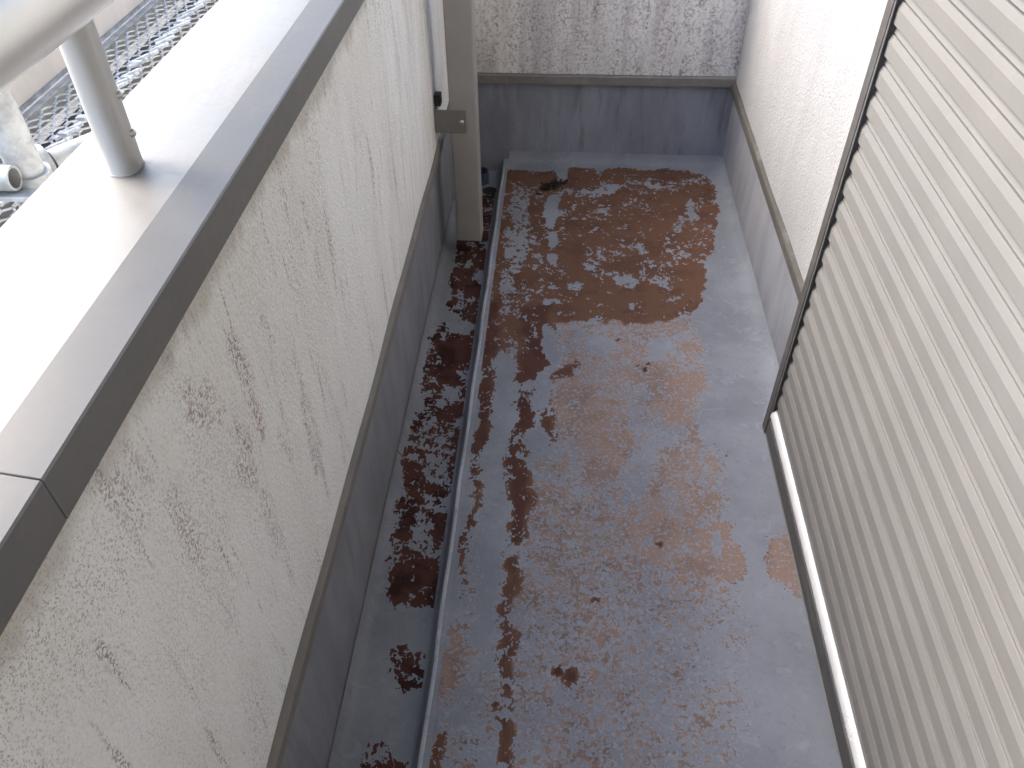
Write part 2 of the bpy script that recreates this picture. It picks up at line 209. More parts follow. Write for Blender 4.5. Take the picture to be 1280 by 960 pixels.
PAINT = (0.33, 0.345, 0.395)
def mat_floor(name, wet):
    n = N(name)
    cov, tone = n.attr('wear'), n.attr('tone')
    w1 = n.noise(38, 6, .64, dist=.5)
    w2 = n.noise(85, 3, .5, n.scale(n.co, (1.0, .75, 1)), dist=1.0)
    w3 = n.noise(11, 3, .5)
    f = n.math('ADD', n.math('MULTIPLY', w1, .55), n.math('MULTIPLY', w2, .45))
    f = n.math('ADD', f, n.math('MULTIPLY', n.math('SUBTRACT', w3, .5), .22))
    ff = n.math('ADD', n.math('MULTIPLY', n.noise(92, 4, .55, dist=.9), .75), n.math('MULTIPLY', n.noise(24, 3, .5), .25))
    f = n.math('ADD', f, n.math('MULTIPLY', n.math('SUBTRACT', ff, f), n.math('MULTIPLY', n.ramp(tone, .50, .66), .85)))
    f = n.math('MULTIPLY_ADD', f, 2.7, -.85)
    # threshold follows the cover: 0 -> nothing bare, 1 -> all bare
    th = n.math('ADD', f, n.math('MULTIPLY', n.math('SUBTRACT', cov, .5), .86))
    soft = n.ramp(tone, .5, .95, .022, .045)
    bare = n.ramp(th, n.math('SUBTRACT', .5, soft), n.math('ADD', .5, soft))
    # nothing bare where the map says none at all
    bare = n.math('MULTIPLY', bare, n.ramp(cov, .02, .10))
    fine = n.noise(260, 3, .6)
    # primer colours
    dark = n.mix(fine, (.062, .027, .022), (.108, .052, .040))
    mid = n.mix(fine, (.112, .060, .040), (.168, .092, .060))
    pale = n.mix(fine, (.23, .145, .102), (.345, .22, .156))
    col = n.mix(n.ramp(tone, .12, .42), dark, mid)
    t2 = n.math('ADD', tone, n.math('MULTIPLY', n.math('SUBTRACT', n.noise(21, 4, .6), .5), .9))
    col = n.mix(n.math('MULTIPLY', n.ramp(t2, .42, .80), n.ramp(tone, .45, .6)), col, pale)
    wetm = n.ramp(n.noise(9, 4, .6), .48, .62, 0, wet)
    col = n.mix(wetm, col, (.028, .014, .013))
    # paint: chalky, slightly dirty, scuffed
    big = n.noise(3.2, 5, .6)
    pc = n.mix(n.ramp(big, .35, .65), (.200, .209, .229), (.262, .271, .293))
    pc = n.mix(n.math('MULTIPLY', n.ramp(n.noise(60, 5, .7), .52, .72), .30), pc, (.135, .134, .137))
    pc = n.mix(n.math('MULTIPLY', n.ramp(n.noise(420, 2, .5), .66, .74), .55), pc, (.13, .115, .11))
    sc = n.noise(26, 5, .65, n.scale(n.co, (.8, 1.0, 1)), dist=1.5)
    pc = n.mix(n.math('MULTIPLY', n.ramp(sc, .56, .66), .22), pc, (.37, .395, .44))
    rim = n.math('SUBTRACT', n.ramp(th, .33, .47), n.ramp(th, .47, .54))
    pc = n.mix(n.math('MULTIPLY', n.math('MULTIPLY', rim, n.ramp(cov, .02, .10)), .30), pc, (.32, .34, .385))
    alpha = n.ramp(tone, .48, .66, 1.0, .80)                # worn-through film is half transparent where pale
    veil = n.math('MULTIPLY', n.math('MULTIPLY', cov, n.ramp(n.noise(28, 5, .65), .38, .66)), .45, clamp=True)
    pc = n.mix(n.math('MULTIPLY', veil, n.ramp(tone, .4, .6)), pc, (.25, .21, .195))
    chip = n.math('MULTIPLY', n.ramp(n.noise(120, 3, .55, dist=.8), .555, .60), n.math('MULTIPLY', n.ramp(tone, .45, .6), n.ramp(cov, .1, .3)))
    bare = n.math('MULTIPLY', bare, n.math('SUBTRACT', 1.0, n.math('MULTIPLY', chip, .8)))
    pc = n.mix(n.math('MULTIPLY', chip, .45), pc, (.32, .335, .37))
    base = n.mix(n.math('MULTIPLY', bare, alpha), pc, col)
    n.set(base=base, rough=n.ramp(bare, 0, 1, .85, .88), spec=.05)
    h = n.math('ADD', n.math('MULTIPLY', n.math('SUBTRACT', 1.0, bare), .8), n.math('MULTIPLY', n.noise(300, 3, .6), .22))
    h2 = n.noise(14, 3, .5)
    n.set(normal=n.bump(h, .35, .0008, n.bump(h2, .12, .01)))
    return n.m
def mat_painted(name, dirt=.5, base=(.265,.27,.288)):
    n = N(name); z = n.sep()
    st = n.noise(26, 6, .65, n.scale(n.co, (1, 1, .12)))
    st2 = n.noise(8, 4, .6, n.scale(n.co, (1, 1, .35)))
    c = n.mix(n.ramp(st2, .35, .68), tuple(b*.86 for b in base), tuple(min(1, b*1.12) for b in base))
    c = n.mix(n.math('MULTIPLY', n.ramp(st, .50, .72), dirt), c, (.15, .14, .145))
    c = n.mix(n.math('MULTIPLY', n.ramp(n.noise(150, 4, .7), .54, .72), dirt*.8), c, (.12, .115, .12))
    c = n.mix(n.math('MULTIPLY', n.ramp(n.noise(17, 5, .6, n.scale(n.co, (1, 1, .2))), .60, .72), .35), c, (.25, .19, .18))
    c = n.mix(n.math('MULTIPLY', n.ramp(n.noise(38, 4, .6, n.scale(n.co, (1, 1, .18))), .62, .72), .35), c, (.33, .34, .37))
    n.set(base=c, rough=.55, spec=.3, normal=n.bump(n.noise(70, 5, .6), .35, .003))
    return n.m
def mat_stucco(name, base, grime, grime_col, mode):
    """mode: 0 clean, 1 parapet with mould streaks from the 'streak' map, 2 heavily soiled"""
    n = N(name); xyz = n.sep()
    g1 = n.vor(190); g2 = n.noise(150, 3, .55); g3 = n.noise(55, 3, .5)
    h = n.math('ADD', n.math('MULTIPLY', n.math('SUBTRACT', 1.0, g1), .35), n.math('ADD', n.math('MULTIPLY', g2, .8), n.math('MULTIPLY', g3, .5)))
    pit = n.ramp(g2, .38, .52, 1, 0)                       # hollows of the texture hold the dirt
    big = n.noise(4.5, 5, .6, n.scale(n.co, (1, 1, .4)))
    c = n.mix(n.ramp(big, .3, .7), tuple(b*.93 for b in base), tuple(min(.92, b*1.05) for b in base))
    run = n.noise(42, 5, .65, n.scale(n.co, (1, 1, .07)))
    run2 = n.noise(15, 4, .6, n.scale(n.co, (1, 1, .10)))
    if mode == 0:
        k = n.math('MULTIPLY', n.math('MULTIPLY', pit, n.ramp(run2, .40, .65)), grime)
        c = n.mix(k, c, grime_col)
        corner = n.math('MULTIPLY', n.ramp(n.math('ADD', xyz[1], n.math('MULTIPLY', n.math('SUBTRACT', run2, .5), .30)), 2.70, 2.92), .40)
        c = n.mix(n.math('MULTIPLY', corner, n.ramp(run, .35, .62)), c, (.33, .255, .225))
    elif mode == 1:
        patch = n.ramp(n.noise(6.5, 4, .6, n.scale(n.co, (1, 1, .45))), .38, .64)
        speck = n.noise(290, 3, .55)
        c = n.mix(n.math('MULTIPLY', n.math('MULTIPLY', n.ramp(speck, .54, .63), n.math('MULTIPLY_ADD', patch, .75, .25)), grime), c, grime_col)
        k = n.math('MULTIPLY', n.ramp(n.noise(420, 2, .5), .60, .66), n.math('MULTIPLY_ADD', patch, .8, .2))
        c = n.mix(n.math('MULTIPLY', k, .7), c, (.28, .21, .205))
        k = n.math('MULTIPLY', n.ramp(speck, .47, .56), n.ramp(n.noise(40, 4, .6, n.scale(n.co, (1, 1, .12))), .58, .70))
        c = n.mix(n.math('MULTIPLY', k, .75), c, (.26, .19, .185))
        fr = n.math('MULTIPLY', n.ramp(run, .50, .66), n.ramp(xyz[1], 1.0, 2.3, .0, .40))
        c = n.mix(fr, c, (.50, .42, .36))
        # beige brown band straight below the coping
        top = n.math('MULTIPLY', n.ramp(n.math('ADD', xyz[2], n.math('MULTIPLY', n.math('SUBTRACT', run2, .5), .10)), .955, .985), .55)
        c = n.mix(top, c, (.47, .42, .355))
        s_ = n.math('MULTIPLY', n.attr('streak'), n.ramp(n.math('ADD', n.math('MULTIPLY', speck, .6), n.math('MULTIPLY', n.noise(130, 3, .5), .4)), .475, .56))
        c = n.mix(n.math('MULTIPLY', s_, .95, clamp=True), c, (.33, .225, .235))
    else:
        mott = n.noise(120, 5, .7)
        k = n.math('MULTIPLY', n.ramp(run, .34, .64, .35, 1.0), n.ramp(mott, .46, .62))
        c = n.mix(n.math('MULTIPLY', k, grime), c, grime_col)
        c = n.mix(n.math('MULTIPLY', n.ramp(run2, .40, .64), grime*.55), c, (.30, .265, .265))
        cr = n.math('MULTIPLY', n.ramp(n.noise(34, 5, .65, n.scale(n.co, (1, 1, .22))), .57, .66), n.ramp(mott, .44, .56))
        c = n.mix(n.math('MULTIPLY', cr, .6), c, (.17, .125, .12))
        vc = n.vor(22, n.scale(n.co, (1, 1, .7)), 'DISTANCE_TO_EDGE')
        c = n.mix(n.math('MULTIPLY', n.ramp(vc, .03, .0), n.ramp(n.noise(9, 3, .5), .45, .6, 0, .5)), c, (.20, .155, .155))
    n.set(base=c, rough=.92, spec=.12, normal=n.bump(h, 1.0, .0032 if mode == 1 else (.0022 if mode == 2 else .0028)))
    return n.m
def mat_metal(name, base, rough=.38, metal=.0, var=.12, spec=.5, dust=.0, scale=9):
    n = N(name)
    a = n.noise(scale, 5, .65); f = n.noise(140, 3, .6)
    c = n.mix(n.ramp(a, .3, .7), tuple(b*(1-var) for b in base), tuple(min(.95, b*(1+var)) for b in base))
    if dust:
        c = n.mix(n.math('MULTIPLY', n.ramp(n.noise(24, 5, .7, n.scale(n.co, (1, .25, 1))), .5, .74), dust), c, (.44, .40, .35))
        c = n.mix(n.math('MULTIPLY', n.ramp(n.noise(330, 2, .5), .68, .75), dust*1.2), c, (.07, .06, .055))
        c = n.mix(n.math('MULTIPLY', n.ramp(n.noise(55, 5, .7, n.scale(n.co, (1, 1, .15))), .58, .72), dust*1.3), c, tuple(b*.62 for b in base))
    n.set(base=c, metal=metal, spec=spec, rough=n.ramp(n.math('ADD', n.math('MULTIPLY', a, .7), n.math('MULTIPLY', f, .3)), .3, .7, rough*.85, rough*1.2),
          normal=n.bump(n.noise(500, 2, .5), .06, .0006, n.bump(n.noise(6, 2, .5), .05, .01)))
    return n.m
def mat_galv(name, base=(.34,.355,.355), rough=.45):
    n = N(name)
    n1 = n.noise(38, 5, .6); v = n.vor(90); f = n.noise(210, 3, .6)
    c = n.mix(n.ramp(n1, .3, .7), tuple(b*.72 for b in base), tuple(min(.9, b*1.2) for b in base))
    c = n.mix(n.math('MULTIPLY', n.ramp(f, .55, .72), .45), c, (.30, .29, .27))
    n.set(base=c, metal=.35, rough=n.ramp(v, 0, .6, rough*.8, rough*1.25), normal=n.bump(n1, .15, .002))
    return n.m
def mat_plain(name, base, rough=.6, spec=.4, sc=30, var=.15, bump=.2, metal=0):
    n = N(name)
    a = n.noise(sc, 5, .6)
    n.set(base=n.mix(n.ramp(a, .3, .7), tuple(b*(1-var) for b in base), tuple(min(.95, b*(1+var)) for b in base)), rough=rough, spec=spec, metal=metal,
          normal=n.bump(n.noise(sc*6, 3, .6), bump, .001))
    return n.m
def mat_ply(name):
    n = N(name)
    g = n.noise(30, 5, .65, n.scale(n.co, (1, .25, .1)), dist=1.0); b = n.noise(3, 3, .5)
    c = n.mix(n.ramp(g, .35, .68), (.43, .40, .365), (.51, .475, .435))
    c = n.mix(n.math('MULTIPLY', n.ramp(b, .4, .6), .5), c, (.50, .47, .44))
    n.set(base=c, rough=.8, spec=.2, normal=n.bump(g, .25, .002))
    return n.m

M_floor = mat_floor("worn_floor_paint", .25)
M_lip = mat_painted("pale_lip_paint", .40, (.50, .515, .545))
M_gutter = mat_floor("worn_gutter_paint", .75)
M_up = mat_painted("painted_upstand", .35)
M_up_back = mat_painted("painted_upstand_soiled", .75, (.262, .272, .305))
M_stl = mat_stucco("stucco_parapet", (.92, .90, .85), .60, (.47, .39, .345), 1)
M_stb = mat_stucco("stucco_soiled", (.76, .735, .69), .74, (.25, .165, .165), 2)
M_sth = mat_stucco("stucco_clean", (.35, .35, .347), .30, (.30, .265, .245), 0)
M_cop = mat_metal("coping_aluminium", (.215, .211, .203), .52, .6, .05, .5, .10, 4)
M_trim = mat_metal("trim_metal", (.20, .186, .165), .5, 0, .12, .3, .25)
M_trim_d = mat_metal("darkened_trim_metal", (.085, .080, .070), .55, 0, .12, .3, .25)  # same trim metal, base darkened to offset the sun on this side
M_pipe = mat_metal("rainwater_pipe_paint", (.33, .312, .285), .45, 0, .06, .4, .08, 6)
M_brk = mat_metal("bracket_paint", (.19, .18, .165), .45, 0, .06, .4, .05, 6)
M_rail = mat_metal("rail_aluminium", (.86, .85, .82), .34, .55, .03, .5, .0, 6)
M_post = mat_metal("post_aluminium", (.50, .497, .485), .42, .35, .03, .5, .0, 6)
M_bronze = mat_metal("dark_frame_aluminium", (.062, .059, .055), .5, .0, .10, .45, .12)
M_bronze_lit = mat_metal("lit_frame_aluminium", (.13, .125, .12), .42, .0, .08, .45, .12)  # paler copy of the frame metal, light on the return put into the colour
M_slat = mat_metal("slat_enamel", (.146, .142, .133), .60, 0, .035, .2, .04, 4)
M_bar = mat_metal("bottom_bar_enamel", (.74, .73, .71), .24, .25, .05, .5, .06, 6)
M_galv = mat_galv("galvanised_steel")
M_mesh = mat_galv("galvanised_mesh", (.52, .54, .54), .5)
M_galv_d = mat_galv("galvanised_steel_dull", (.27, .29, .30), .5)
M_ply = mat_ply("toe_board_wood")
M_bolt = mat_plain("zinc_bolt", (.62, .62, .60), .25, .6, 60, .1, .1, .8)
M_black = mat_plain("black_rubber", (.02, .02, .024), .6, .3)
M_blue = mat_plain("drain_fitting_blue_grey", (.055, .075, .13), .45, .4)
M_debris = mat_plain("rotted_leaf", (.030, .022, .016), .9, .2, 90, .5, .8)
M_seal = mat_plain("sealant", (.40, .38, .35), .6, .3)
M_soffit = mat_plain("soffit_board", (.62, .60, .57), .8, .2, 8, .06, .1)
M_ground = mat_plain("yard_gravel_ground", (.13, .12, .105), .9, .1, 6, .3, .3)

# ------------------------------------------------------------------ ground below the balcony
bm = bmesh.new()
v = [bm.verts.new(p) for p in ((-400,-400,-3.2),(400,-400,-3.2),(400,400,-3.2),(-400,400,-3.2))]; bm.faces.new(v)
tag(done('ground', bm, M_ground), kind='structure')

# ------------------------------------------------------------------ balcony floor (main level, gutter, step between them)
Y0, YB = -1.3, 2.849
XL, XR, XS = -0.385, 0.610, -0.205
ys = np.linspace(Y0, YB-.026, 416)
floor_x = np.concatenate([np.linspace(-.198, .565, 77), [.575, .584, .592, .600, .606, .6115]])
cz = np.interp(floor_x, [0, .565, .575, .584, .592, .600, .606, .6115], [0, 0, .001, .003, .007, .014, .022, .032])
ysx = np.concatenate([ys, YB-np.array([.019, .013, .008, .004, .001, -.002])])
cy = np.concatenate([np.zeros(len(ys)), [.002, .005, .010, .018, .026, .034]])
Yg, Xg = np.meshgrid(ysx, floor_x, indexing='ij')
Zg = np.maximum(cz[None, :], cy[:, None]) + .0016*np.sin(Xg*9+1)*np.sin(Yg*5.3)
c, t = wear_maps(MAIN_WEAR, Xg, Yg)
me = grid_mesh('balcony_floor', np.stack([Xg, Yg, Zg], -1), {'wear': c, 'tone': t})
tag(link_mesh('balcony_floor', me, M_floor), 'flat balcony floor in flaking blue grey paint over red brown primer', kind='structure')
gx = np.concatenate([[-.3865, -.383, -.379, -.374, -.368, -.361], np.linspace(-.352, -.240, 15)])
gcz = np.concatenate([[-.020, -.030, -.038, -.044, -.0475, -.0493], np.full(15, -.05)])
Yg, Xg = np.meshgrid(np.append(ys, [YB-.012, YB+.002]), gx, indexing='ij')
Zg = np.broadcast_to(gcz[None, :], Xg.shape) + .0015*np.sin(Yg*7)
c, t = wear_maps(GUTTER_WEAR, Xg, Yg)
me = grid_mesh('gutter_floor', np.stack([Xg, Yg, Zg], -1), {'wear': c, 'tone': t})
tag(link_mesh('gutter_floor', me, M_gutter), 'sunken drainage channel with dark brown bare patches along the parapet', kind='structure')
# rounded, sloping step between the two levels
sx = [-.240, -.2365, -.233, -.229, -.225, -.2215, -.218, -.214, -.209, -.204, -.200, -.198]
sz = [-.050, -.049, -.043, -.032, -.020, -.009, -.001, .0035, .0045, .0035, .001, 0]
Yg, Xg = np.meshgrid(np.append(ysx[:-4], [YB+.002]), np.array(sx), indexing='ij')
Zg = np.broadcast_to(np.array(sz)[None, :], Xg.shape)+.0008*np.sin(Yg*31)+.0006*np.sin(Yg*77+1)
Xg = Xg+.0012*np.sin(Yg*19)*np.linspace(0, 1, 12)[None, :]*np.linspace(1, 0, 12)[None, :]*4
cw = .12+.10*np.sin(Yg*23)*np.sin(Yg*9.1)
cw = np.where(np.arange(12)[None, :] < 7, cw*.8, cw*.3)
cw = np.clip(cw, 0, 1); SP = np.stack([Xg, Yg, Zg], -1); tn = np.full(Xg.shape, .15)
me = grid_mesh('floor_step', SP[:, :7], {'wear': cw[:, :7], 'tone': tn[:, :7]})
tag(link_mesh('floor_step', me, M_gutter), 'low rounded grey step between floor and drainage channel', kind='structure')
me = grid_mesh('step_edge', SP[:, 8:], {'wear': cw[:, 8:], 'tone': tn[:, 8:]})
tag(link_mesh('step_edge', me, M_floor), 'narrow strip of floor paint beside the raised lip', kind='structure')
me = grid_mesh('step_lip', SP[:, 6:9], {'wear': cw[:, 6:9], 'tone': tn[:, 6:9]})
tag(link_mesh('step_lip', me, M_lip), 'pale raised paint lip along the edge of the floor step', kind='structure')
bm = bmesh.new(); box(bm, -.60, .80, Y0, 3.05, -.35, -.055)
tag(done('balcony_slab', bm, M_seal), kind='structure')

# ------------------------------------------------------------------ parapet wall (left)
par = empty('parapet_wall', (-.45, .8, -.05), 'stained cream stucco parapet wall with metal coping on the open side of the balcony', 'wall')
def wall_sheet(name, axis, const, a0, a1, z0, z1, thick, mat, parent, streaks=None, step=.02):
    """stucco slab: one fine front sheet and a backing block, joined in one mesh"""
    A = np.linspace(a0, a1, max(2, int((a1-a0)/step))); Z = np.linspace(z0, z1, max(2, int((z1-z0)/step)))
    Ag, Zg = np.meshgrid(A, Z, indexing='ij')
    wav = .0012*np.sin(Ag*6.1+Zg*3)+.0008*np.sin(Ag*14-Zg*9)
    sgn = 1 if thick < 0 else -1
    Cg = const+sgn*wav
    P = np.stack([Cg, Ag, Zg], -1) if axis == 'x' else np.stack([Ag, Cg, Zg], -1)
    st = np.zeros(Ag.shape)
    for s, wd, ya, za, yb_, zb in (streaks or []):
        ex, ez = yb_-ya, zb-za
        tt = np.clip(((Ag-ya)*ex+(Zg-za)*ez)/(ex*ex+ez*ez), 0, 1)
        d = np.hypot(Ag-ya-ex*tt, Zg-za-ez*tt)
        st = np.maximum(st, s*np.clip(1.25-d/(wd*1.5), 0, 1))
    me = grid_mesh(name, P, {'streak': st})
    bm = bmesh.new(); bm.from_mesh(me)
    c2 = const+sgn*-.004
    if axis == 'x': box(bm, min(c2, const+thick), max(c2, const+thick), a0, a1, z0, z1)
    else: box(bm, a0, a1, min(c2, const+thick), max(c2, const+thick), z0, z1)
    bm.to_mesh(me); bm.free(); me.update()
    return link_mesh(name, me, mat, parent)
wall_sheet('stucco_face', 'x', -.381, Y0, YB, .338, 1.045, -.15, M_stl, par, WALL_STREAKS, .006)
bm = bmesh.new(); box(bm, -.53, -.3885, Y0, YB, -.30, .337)
done('upstand', bm, M_up, par)
bm = bmesh.new(); prism_y(bm, [(-.3880,.306),(-.3715,.304),(-.3705,.309),(-.3705,.330),(-.3725,.333),(-.3880,.3375)], Y0, YB-.014)
done('trim_strip', bm, M_trim, par)
# coping in two lengths, open joint at y = 0.35
cop_prof = [(-.565,1.034),(-.565,1.0585),(-.5635,1.0605),(-.519,1.0678),(-.406,1.0690),(-.3618,1.0600),(-.3602,1.0580),(-.3602,1.0135),(-.3618,1.0125),(-.3790,1.0125),(-.3790,1.019),(-.364,1.019),(-.364,1.034)]
for ya, yb_ in ((Y0, .3492), (.3500, YB-.0225)):
    bm = bmesh.new(); prism_y(bm, cop_prof, ya, yb_)
    done('coping', bm, M_cop, par, smooth=True, bevel=.0008, seg=2, angle=4)
bm = bmesh.new(); prism_y(bm, [(-.563,1.030),(-.563,1.0575),(-.518,1.0655),(-.407,1.0667),(-.364,1.0577),(-.364,1.030)], .30, .40)
done('joint_plate', bm, M_cop, par)

# ------------------------------------------------------------------ end wall (back)
endw = empty('end_wall', (.1, YB+.08, -.05), 'grimy streaked stucco wall closing the far end of the balcony', 'wall')
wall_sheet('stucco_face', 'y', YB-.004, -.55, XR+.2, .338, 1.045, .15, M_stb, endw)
bm = bmesh.new(); box(bm, -.5655, .604, YB-.022, YB+.17, 1.0345, 1.0595)
done('coping', bm, M_cop, endw, bevel=.002)
bm = bmesh.new(); box(bm, -.55, XR+.2, YB+.0035, YB+.15, -.30, .337); done('upstand', bm, M_up_back, endw)
def trim_x(x0, x1):
    bm = bmesh.new()
    prof = [(YB+.003,.303),(YB-.0115,.301),(YB-.0125,.306),(YB-.0125,.331),(YB-.0105,.334),(YB+.003,.3375)]
    A = [bm.verts.new((x0, y, z)) for y, z in prof]; B = [bm.verts.new((x1, y, z)) for y, z in prof]
    for i in range(6): bm.faces.new((A[i], A[(i+1)%6], B[(i+1)%6], B[i]))
    bm.faces.new(A); bm.faces.new(list(reversed(B))); return bm
done('trim_strip', trim_x(-.3880, XR+.002), M_trim, endw)

rw = empty('added_rear_wall', (.1, Y0-.08, -.05), 'unseen stucco wall added behind the viewer to block sky light', 'wall')  # out of view, added to cut the sky light from behind
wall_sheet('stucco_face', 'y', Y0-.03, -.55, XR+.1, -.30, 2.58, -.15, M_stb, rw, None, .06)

# ------------------------------------------------------------------ house wall (right)
hw = empty('house_wall', (.70, 2.1, -.05), 'clean white stucco house wall between the far corner and the roller shutter', 'wall')
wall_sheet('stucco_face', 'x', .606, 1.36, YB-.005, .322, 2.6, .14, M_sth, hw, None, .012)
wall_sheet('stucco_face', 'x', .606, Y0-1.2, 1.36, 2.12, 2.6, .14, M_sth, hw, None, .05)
bm = bmesh.new(); box(bm, .6125, .75, Y0, YB+.0035, -.30, .321); done('upstand', bm, M_up, hw)
bm = bmesh.new(); prism_y(bm, [(.612,.290),(.5945,.288),(.5935,.293),(.5935,.315),(.5955,.318),(.612,.3215)], 1.3715, YB-.014)
done('trim_strip', bm, M_trim_d, hw)

bm = bmesh.new(); box(bm, -.36, .745, Y0-1.2, 3.4, 2.60, 2.70); done('eave_soffit', bm, M_soffit, hw)
bm = bmesh.new(); box(bm, -.385, -.3605, Y0-1.2, 3.4, 2.57, 2.78); done('eave_fascia', bm, M_trim, hw)

# ------------------------------------------------------------------ roller shutter
sh = empty('roller_shutter', (.56, .4, .09), 'closed light grey roller shutter with dark frame on the house wall', 'shutter')
SY1, SY0 = 1.3436, -.85
P = .0495; xf = .514
prof = [(xf+.014,.0),(xf+.0015,.0003),(xf+.0003,.0012),(xf,.003),(xf,.0245),(xf+.0003,.0252),(xf+.0036,.0338),(xf+.0044,.0346),(xf+.0094,.0348),(xf+.0094,.0372),(xf+.0046,.0375),(xf+.0050,.0382),(xf+.0078,.0458),(xf+.0088,.0468),(xf+.0140,.0482)]
bm = bmesh.new(); prism_y(bm, prof, SY0, SY1)
slat0 = done('slat', bm, M_slat, sh)
z0 = .148
nsl = int((2.06-z0)/P)
slat0.matrix_parent_inverse = Matrix.Translation(-Vector(sh.location))
slat0.location = (0, 0, z0)
for k in range(1, nsl):
    s = slat0.copy(); COL.objects.link(s); s.parent = sh; s.matrix_parent_inverse = slat0.matrix_parent_inverse.copy()
    s.location = (random.uniform(-.0004, .0004), random.uniform(-.0015, .0015), z0+k*P)
# guide rail: dark front leg, slimmer return towards the slats coloured paler as if lit
bm = bmesh.new(); prism_y(bm, [(.5050,.098),(.5050,2.10),(.6055,2.10),(.6055,.098)], 1.3440, 1.371); done('guide_rail', bm, M_bronze, sh, bevel=.0015)
bm = bmesh.new(); prism_y(bm, [(.5068,.150),(.5068,2.10),(.5090,2.10),(.5090,.150)], 1.3395, 1.3437); done('rail_lip', bm, M_bronze_lit, sh, bevel=.0008)
bm = bmesh.new(); prism_y(bm, [(.505,.098),(.505,2.10),(.6055,2.10),(.6055,.098)], SY0-.030, SY0-.001); done('guide_rail', bm, M_bronze, sh, bevel=.0015)
bm = bmesh.new(); box(bm, .534, .546, SY0, 1.3430, .1495, 2.1); done('shutter_recess', bm, M_black, sh)
# rounded bottom bar
bp = [(.5190+.0130*math.cos(a), .1655+.0150*math.sin(a)) for a in [rad(90+x) for x in range(0, 181, 12)]]
bp = [(.531,.1805)]+bp+[(.531,.1505)]
bm = bmesh.new(); prism_y(bm, bp, SY0, 1.3392); done('bottom_bar', bm, M_bar, sh, smooth=True, angle=40)
bm = bmesh.new(); prism_y(bm, [(.5075,.103),(.5075,.1465),(.510,.1490),(.604,.1490),(.604,.103)], SY0, 1.3436); done('sill', bm, M_bronze, sh, bevel=.001)
bm = bmesh.new(); prism_y(bm, [(.5056,.1006),(.5056,.1014),(.5075,.1024),(.540,.1024),(.540,.1006)], SY0, 1.3437); done('sill_lip', bm, M_slat, sh)
bm = bmesh.new(); prism_y(bm, [(.43,2.10),(.43,2.36),(.605,2.36),(.605,2.10)], SY0-.03, 1.371); done('shutter_box', bm, M_bronze, sh, bevel=.004)

# ------------------------------------------------------------------ rainwater pipe
dp = empty('rainwater_pipe', (-.293, 2.31, 0), 'square taupe rainwater pipe standing in the far left corner', 'downpipe')
def rrect(cx, cy, hx, hy, r, n=4):
    pts = []
    for sx_, sy_, a0 in ((1,1,0),(-1,1,90),(-1,-1,180),(1,-1,270)):
        for k in range(n+1):
            a = rad(a0+90*k/n); pts.append((cx+sx_*(hx-r)+r*math.cos(a), cy+sy_*(hy-r)+r*math.sin(a)))
    return pts
def pipe_z(bm, outline, z0, z1, inner=None):
    A = [bm.verts.new((x, y, z0)) for x, y in outline]; B = [bm.verts.new((x, y, z1)) for x, y in outline]; n = len(outline)
    for i in range(n): bm.faces.new((A[i], A[(i+1)%n], B[(i+1)%n], B[i]))
    if inner:
        C = [bm.verts.new((x, y, z0)) for x, y in inner]; D = [bm.verts.new((x, y, z1)) for x, y in inner]
        for i in range(n):
            j = (i+1) % n
            bm.faces.new((C[j], C[i], D[i], D[j])); bm.faces.new((A[j], A[i], C[i], C[j])); bm.faces.new((B[i], B[j], D[j], D[i]))
    else:
        bm.faces.new(list(reversed(A))); bm.faces.new(B)
bm = bmesh.new(); pipe_z(bm, rrect(-.2935, 2.3125, .040, .0385, .006), .005, 3.0, rrect(-.2935, 2.3125, .0375, .036, .005))
done('pipe_body', bm, M_pipe, dp, smooth=True, angle=30)
# bracket screwed to the parapet and to the pipe
bm = bmesh.new()
prism = [(-.3795, 2.272), (-.2850, 2.2695), (-.2850, 2.2715), (-.3775, 2.2740), (-.3775, 2.335), (-.3795, 2.335)]
A = [bm.verts.new((x, y, .386)) for x, y in prism]; B = [bm.verts.new((x, y, .459)) for x, y in prism]
for i in range(6): bm.faces.new((A[i], A[(i+1)%6], B[(i+1)%6], B[i]))
bm.faces.new(A); bm.faces.new(list(reversed(B)))
br = done('bracket', bm, M_brk, dp, bevel=.001)
bm = bmesh.new(); dome(bm, (-.298, 2.2693, .423), (0, -1, 0), .0062, .0035)
tube(bm, (-.298, 2.2700, .423), (-.298, 2.2690, .423), .0085, 16)
done('bolt', bm, M_bolt, br, smooth=True)
bm = bmesh.new(); box(bm, -.3775, -.358, 2.2760, 2.310, .466, .500)
done('packer', bm, M_black, dp, bevel=.003)

# ------------------------------------------------------------------ drain in the channel end
dr = empty('channel_drain', (-.275, 2.74, -.05), 'small dark blue round drain pipe in the channel behind the rainwater pipe', 'drain')
bm = bmesh.new(); tube(bm, (-.300, 2.762, -.050), (-.300, 2.762, -.004), .030, 24, .004); done('drain_collar', bm, M_blue, dr, smooth=True)
bm = bmesh.new(); tube(bm, (-.262, 2.695, -.0495), (-.262, 2.695, -.046), .026, 20); done('drain_cover', bm, M_black, dr, smooth=True)

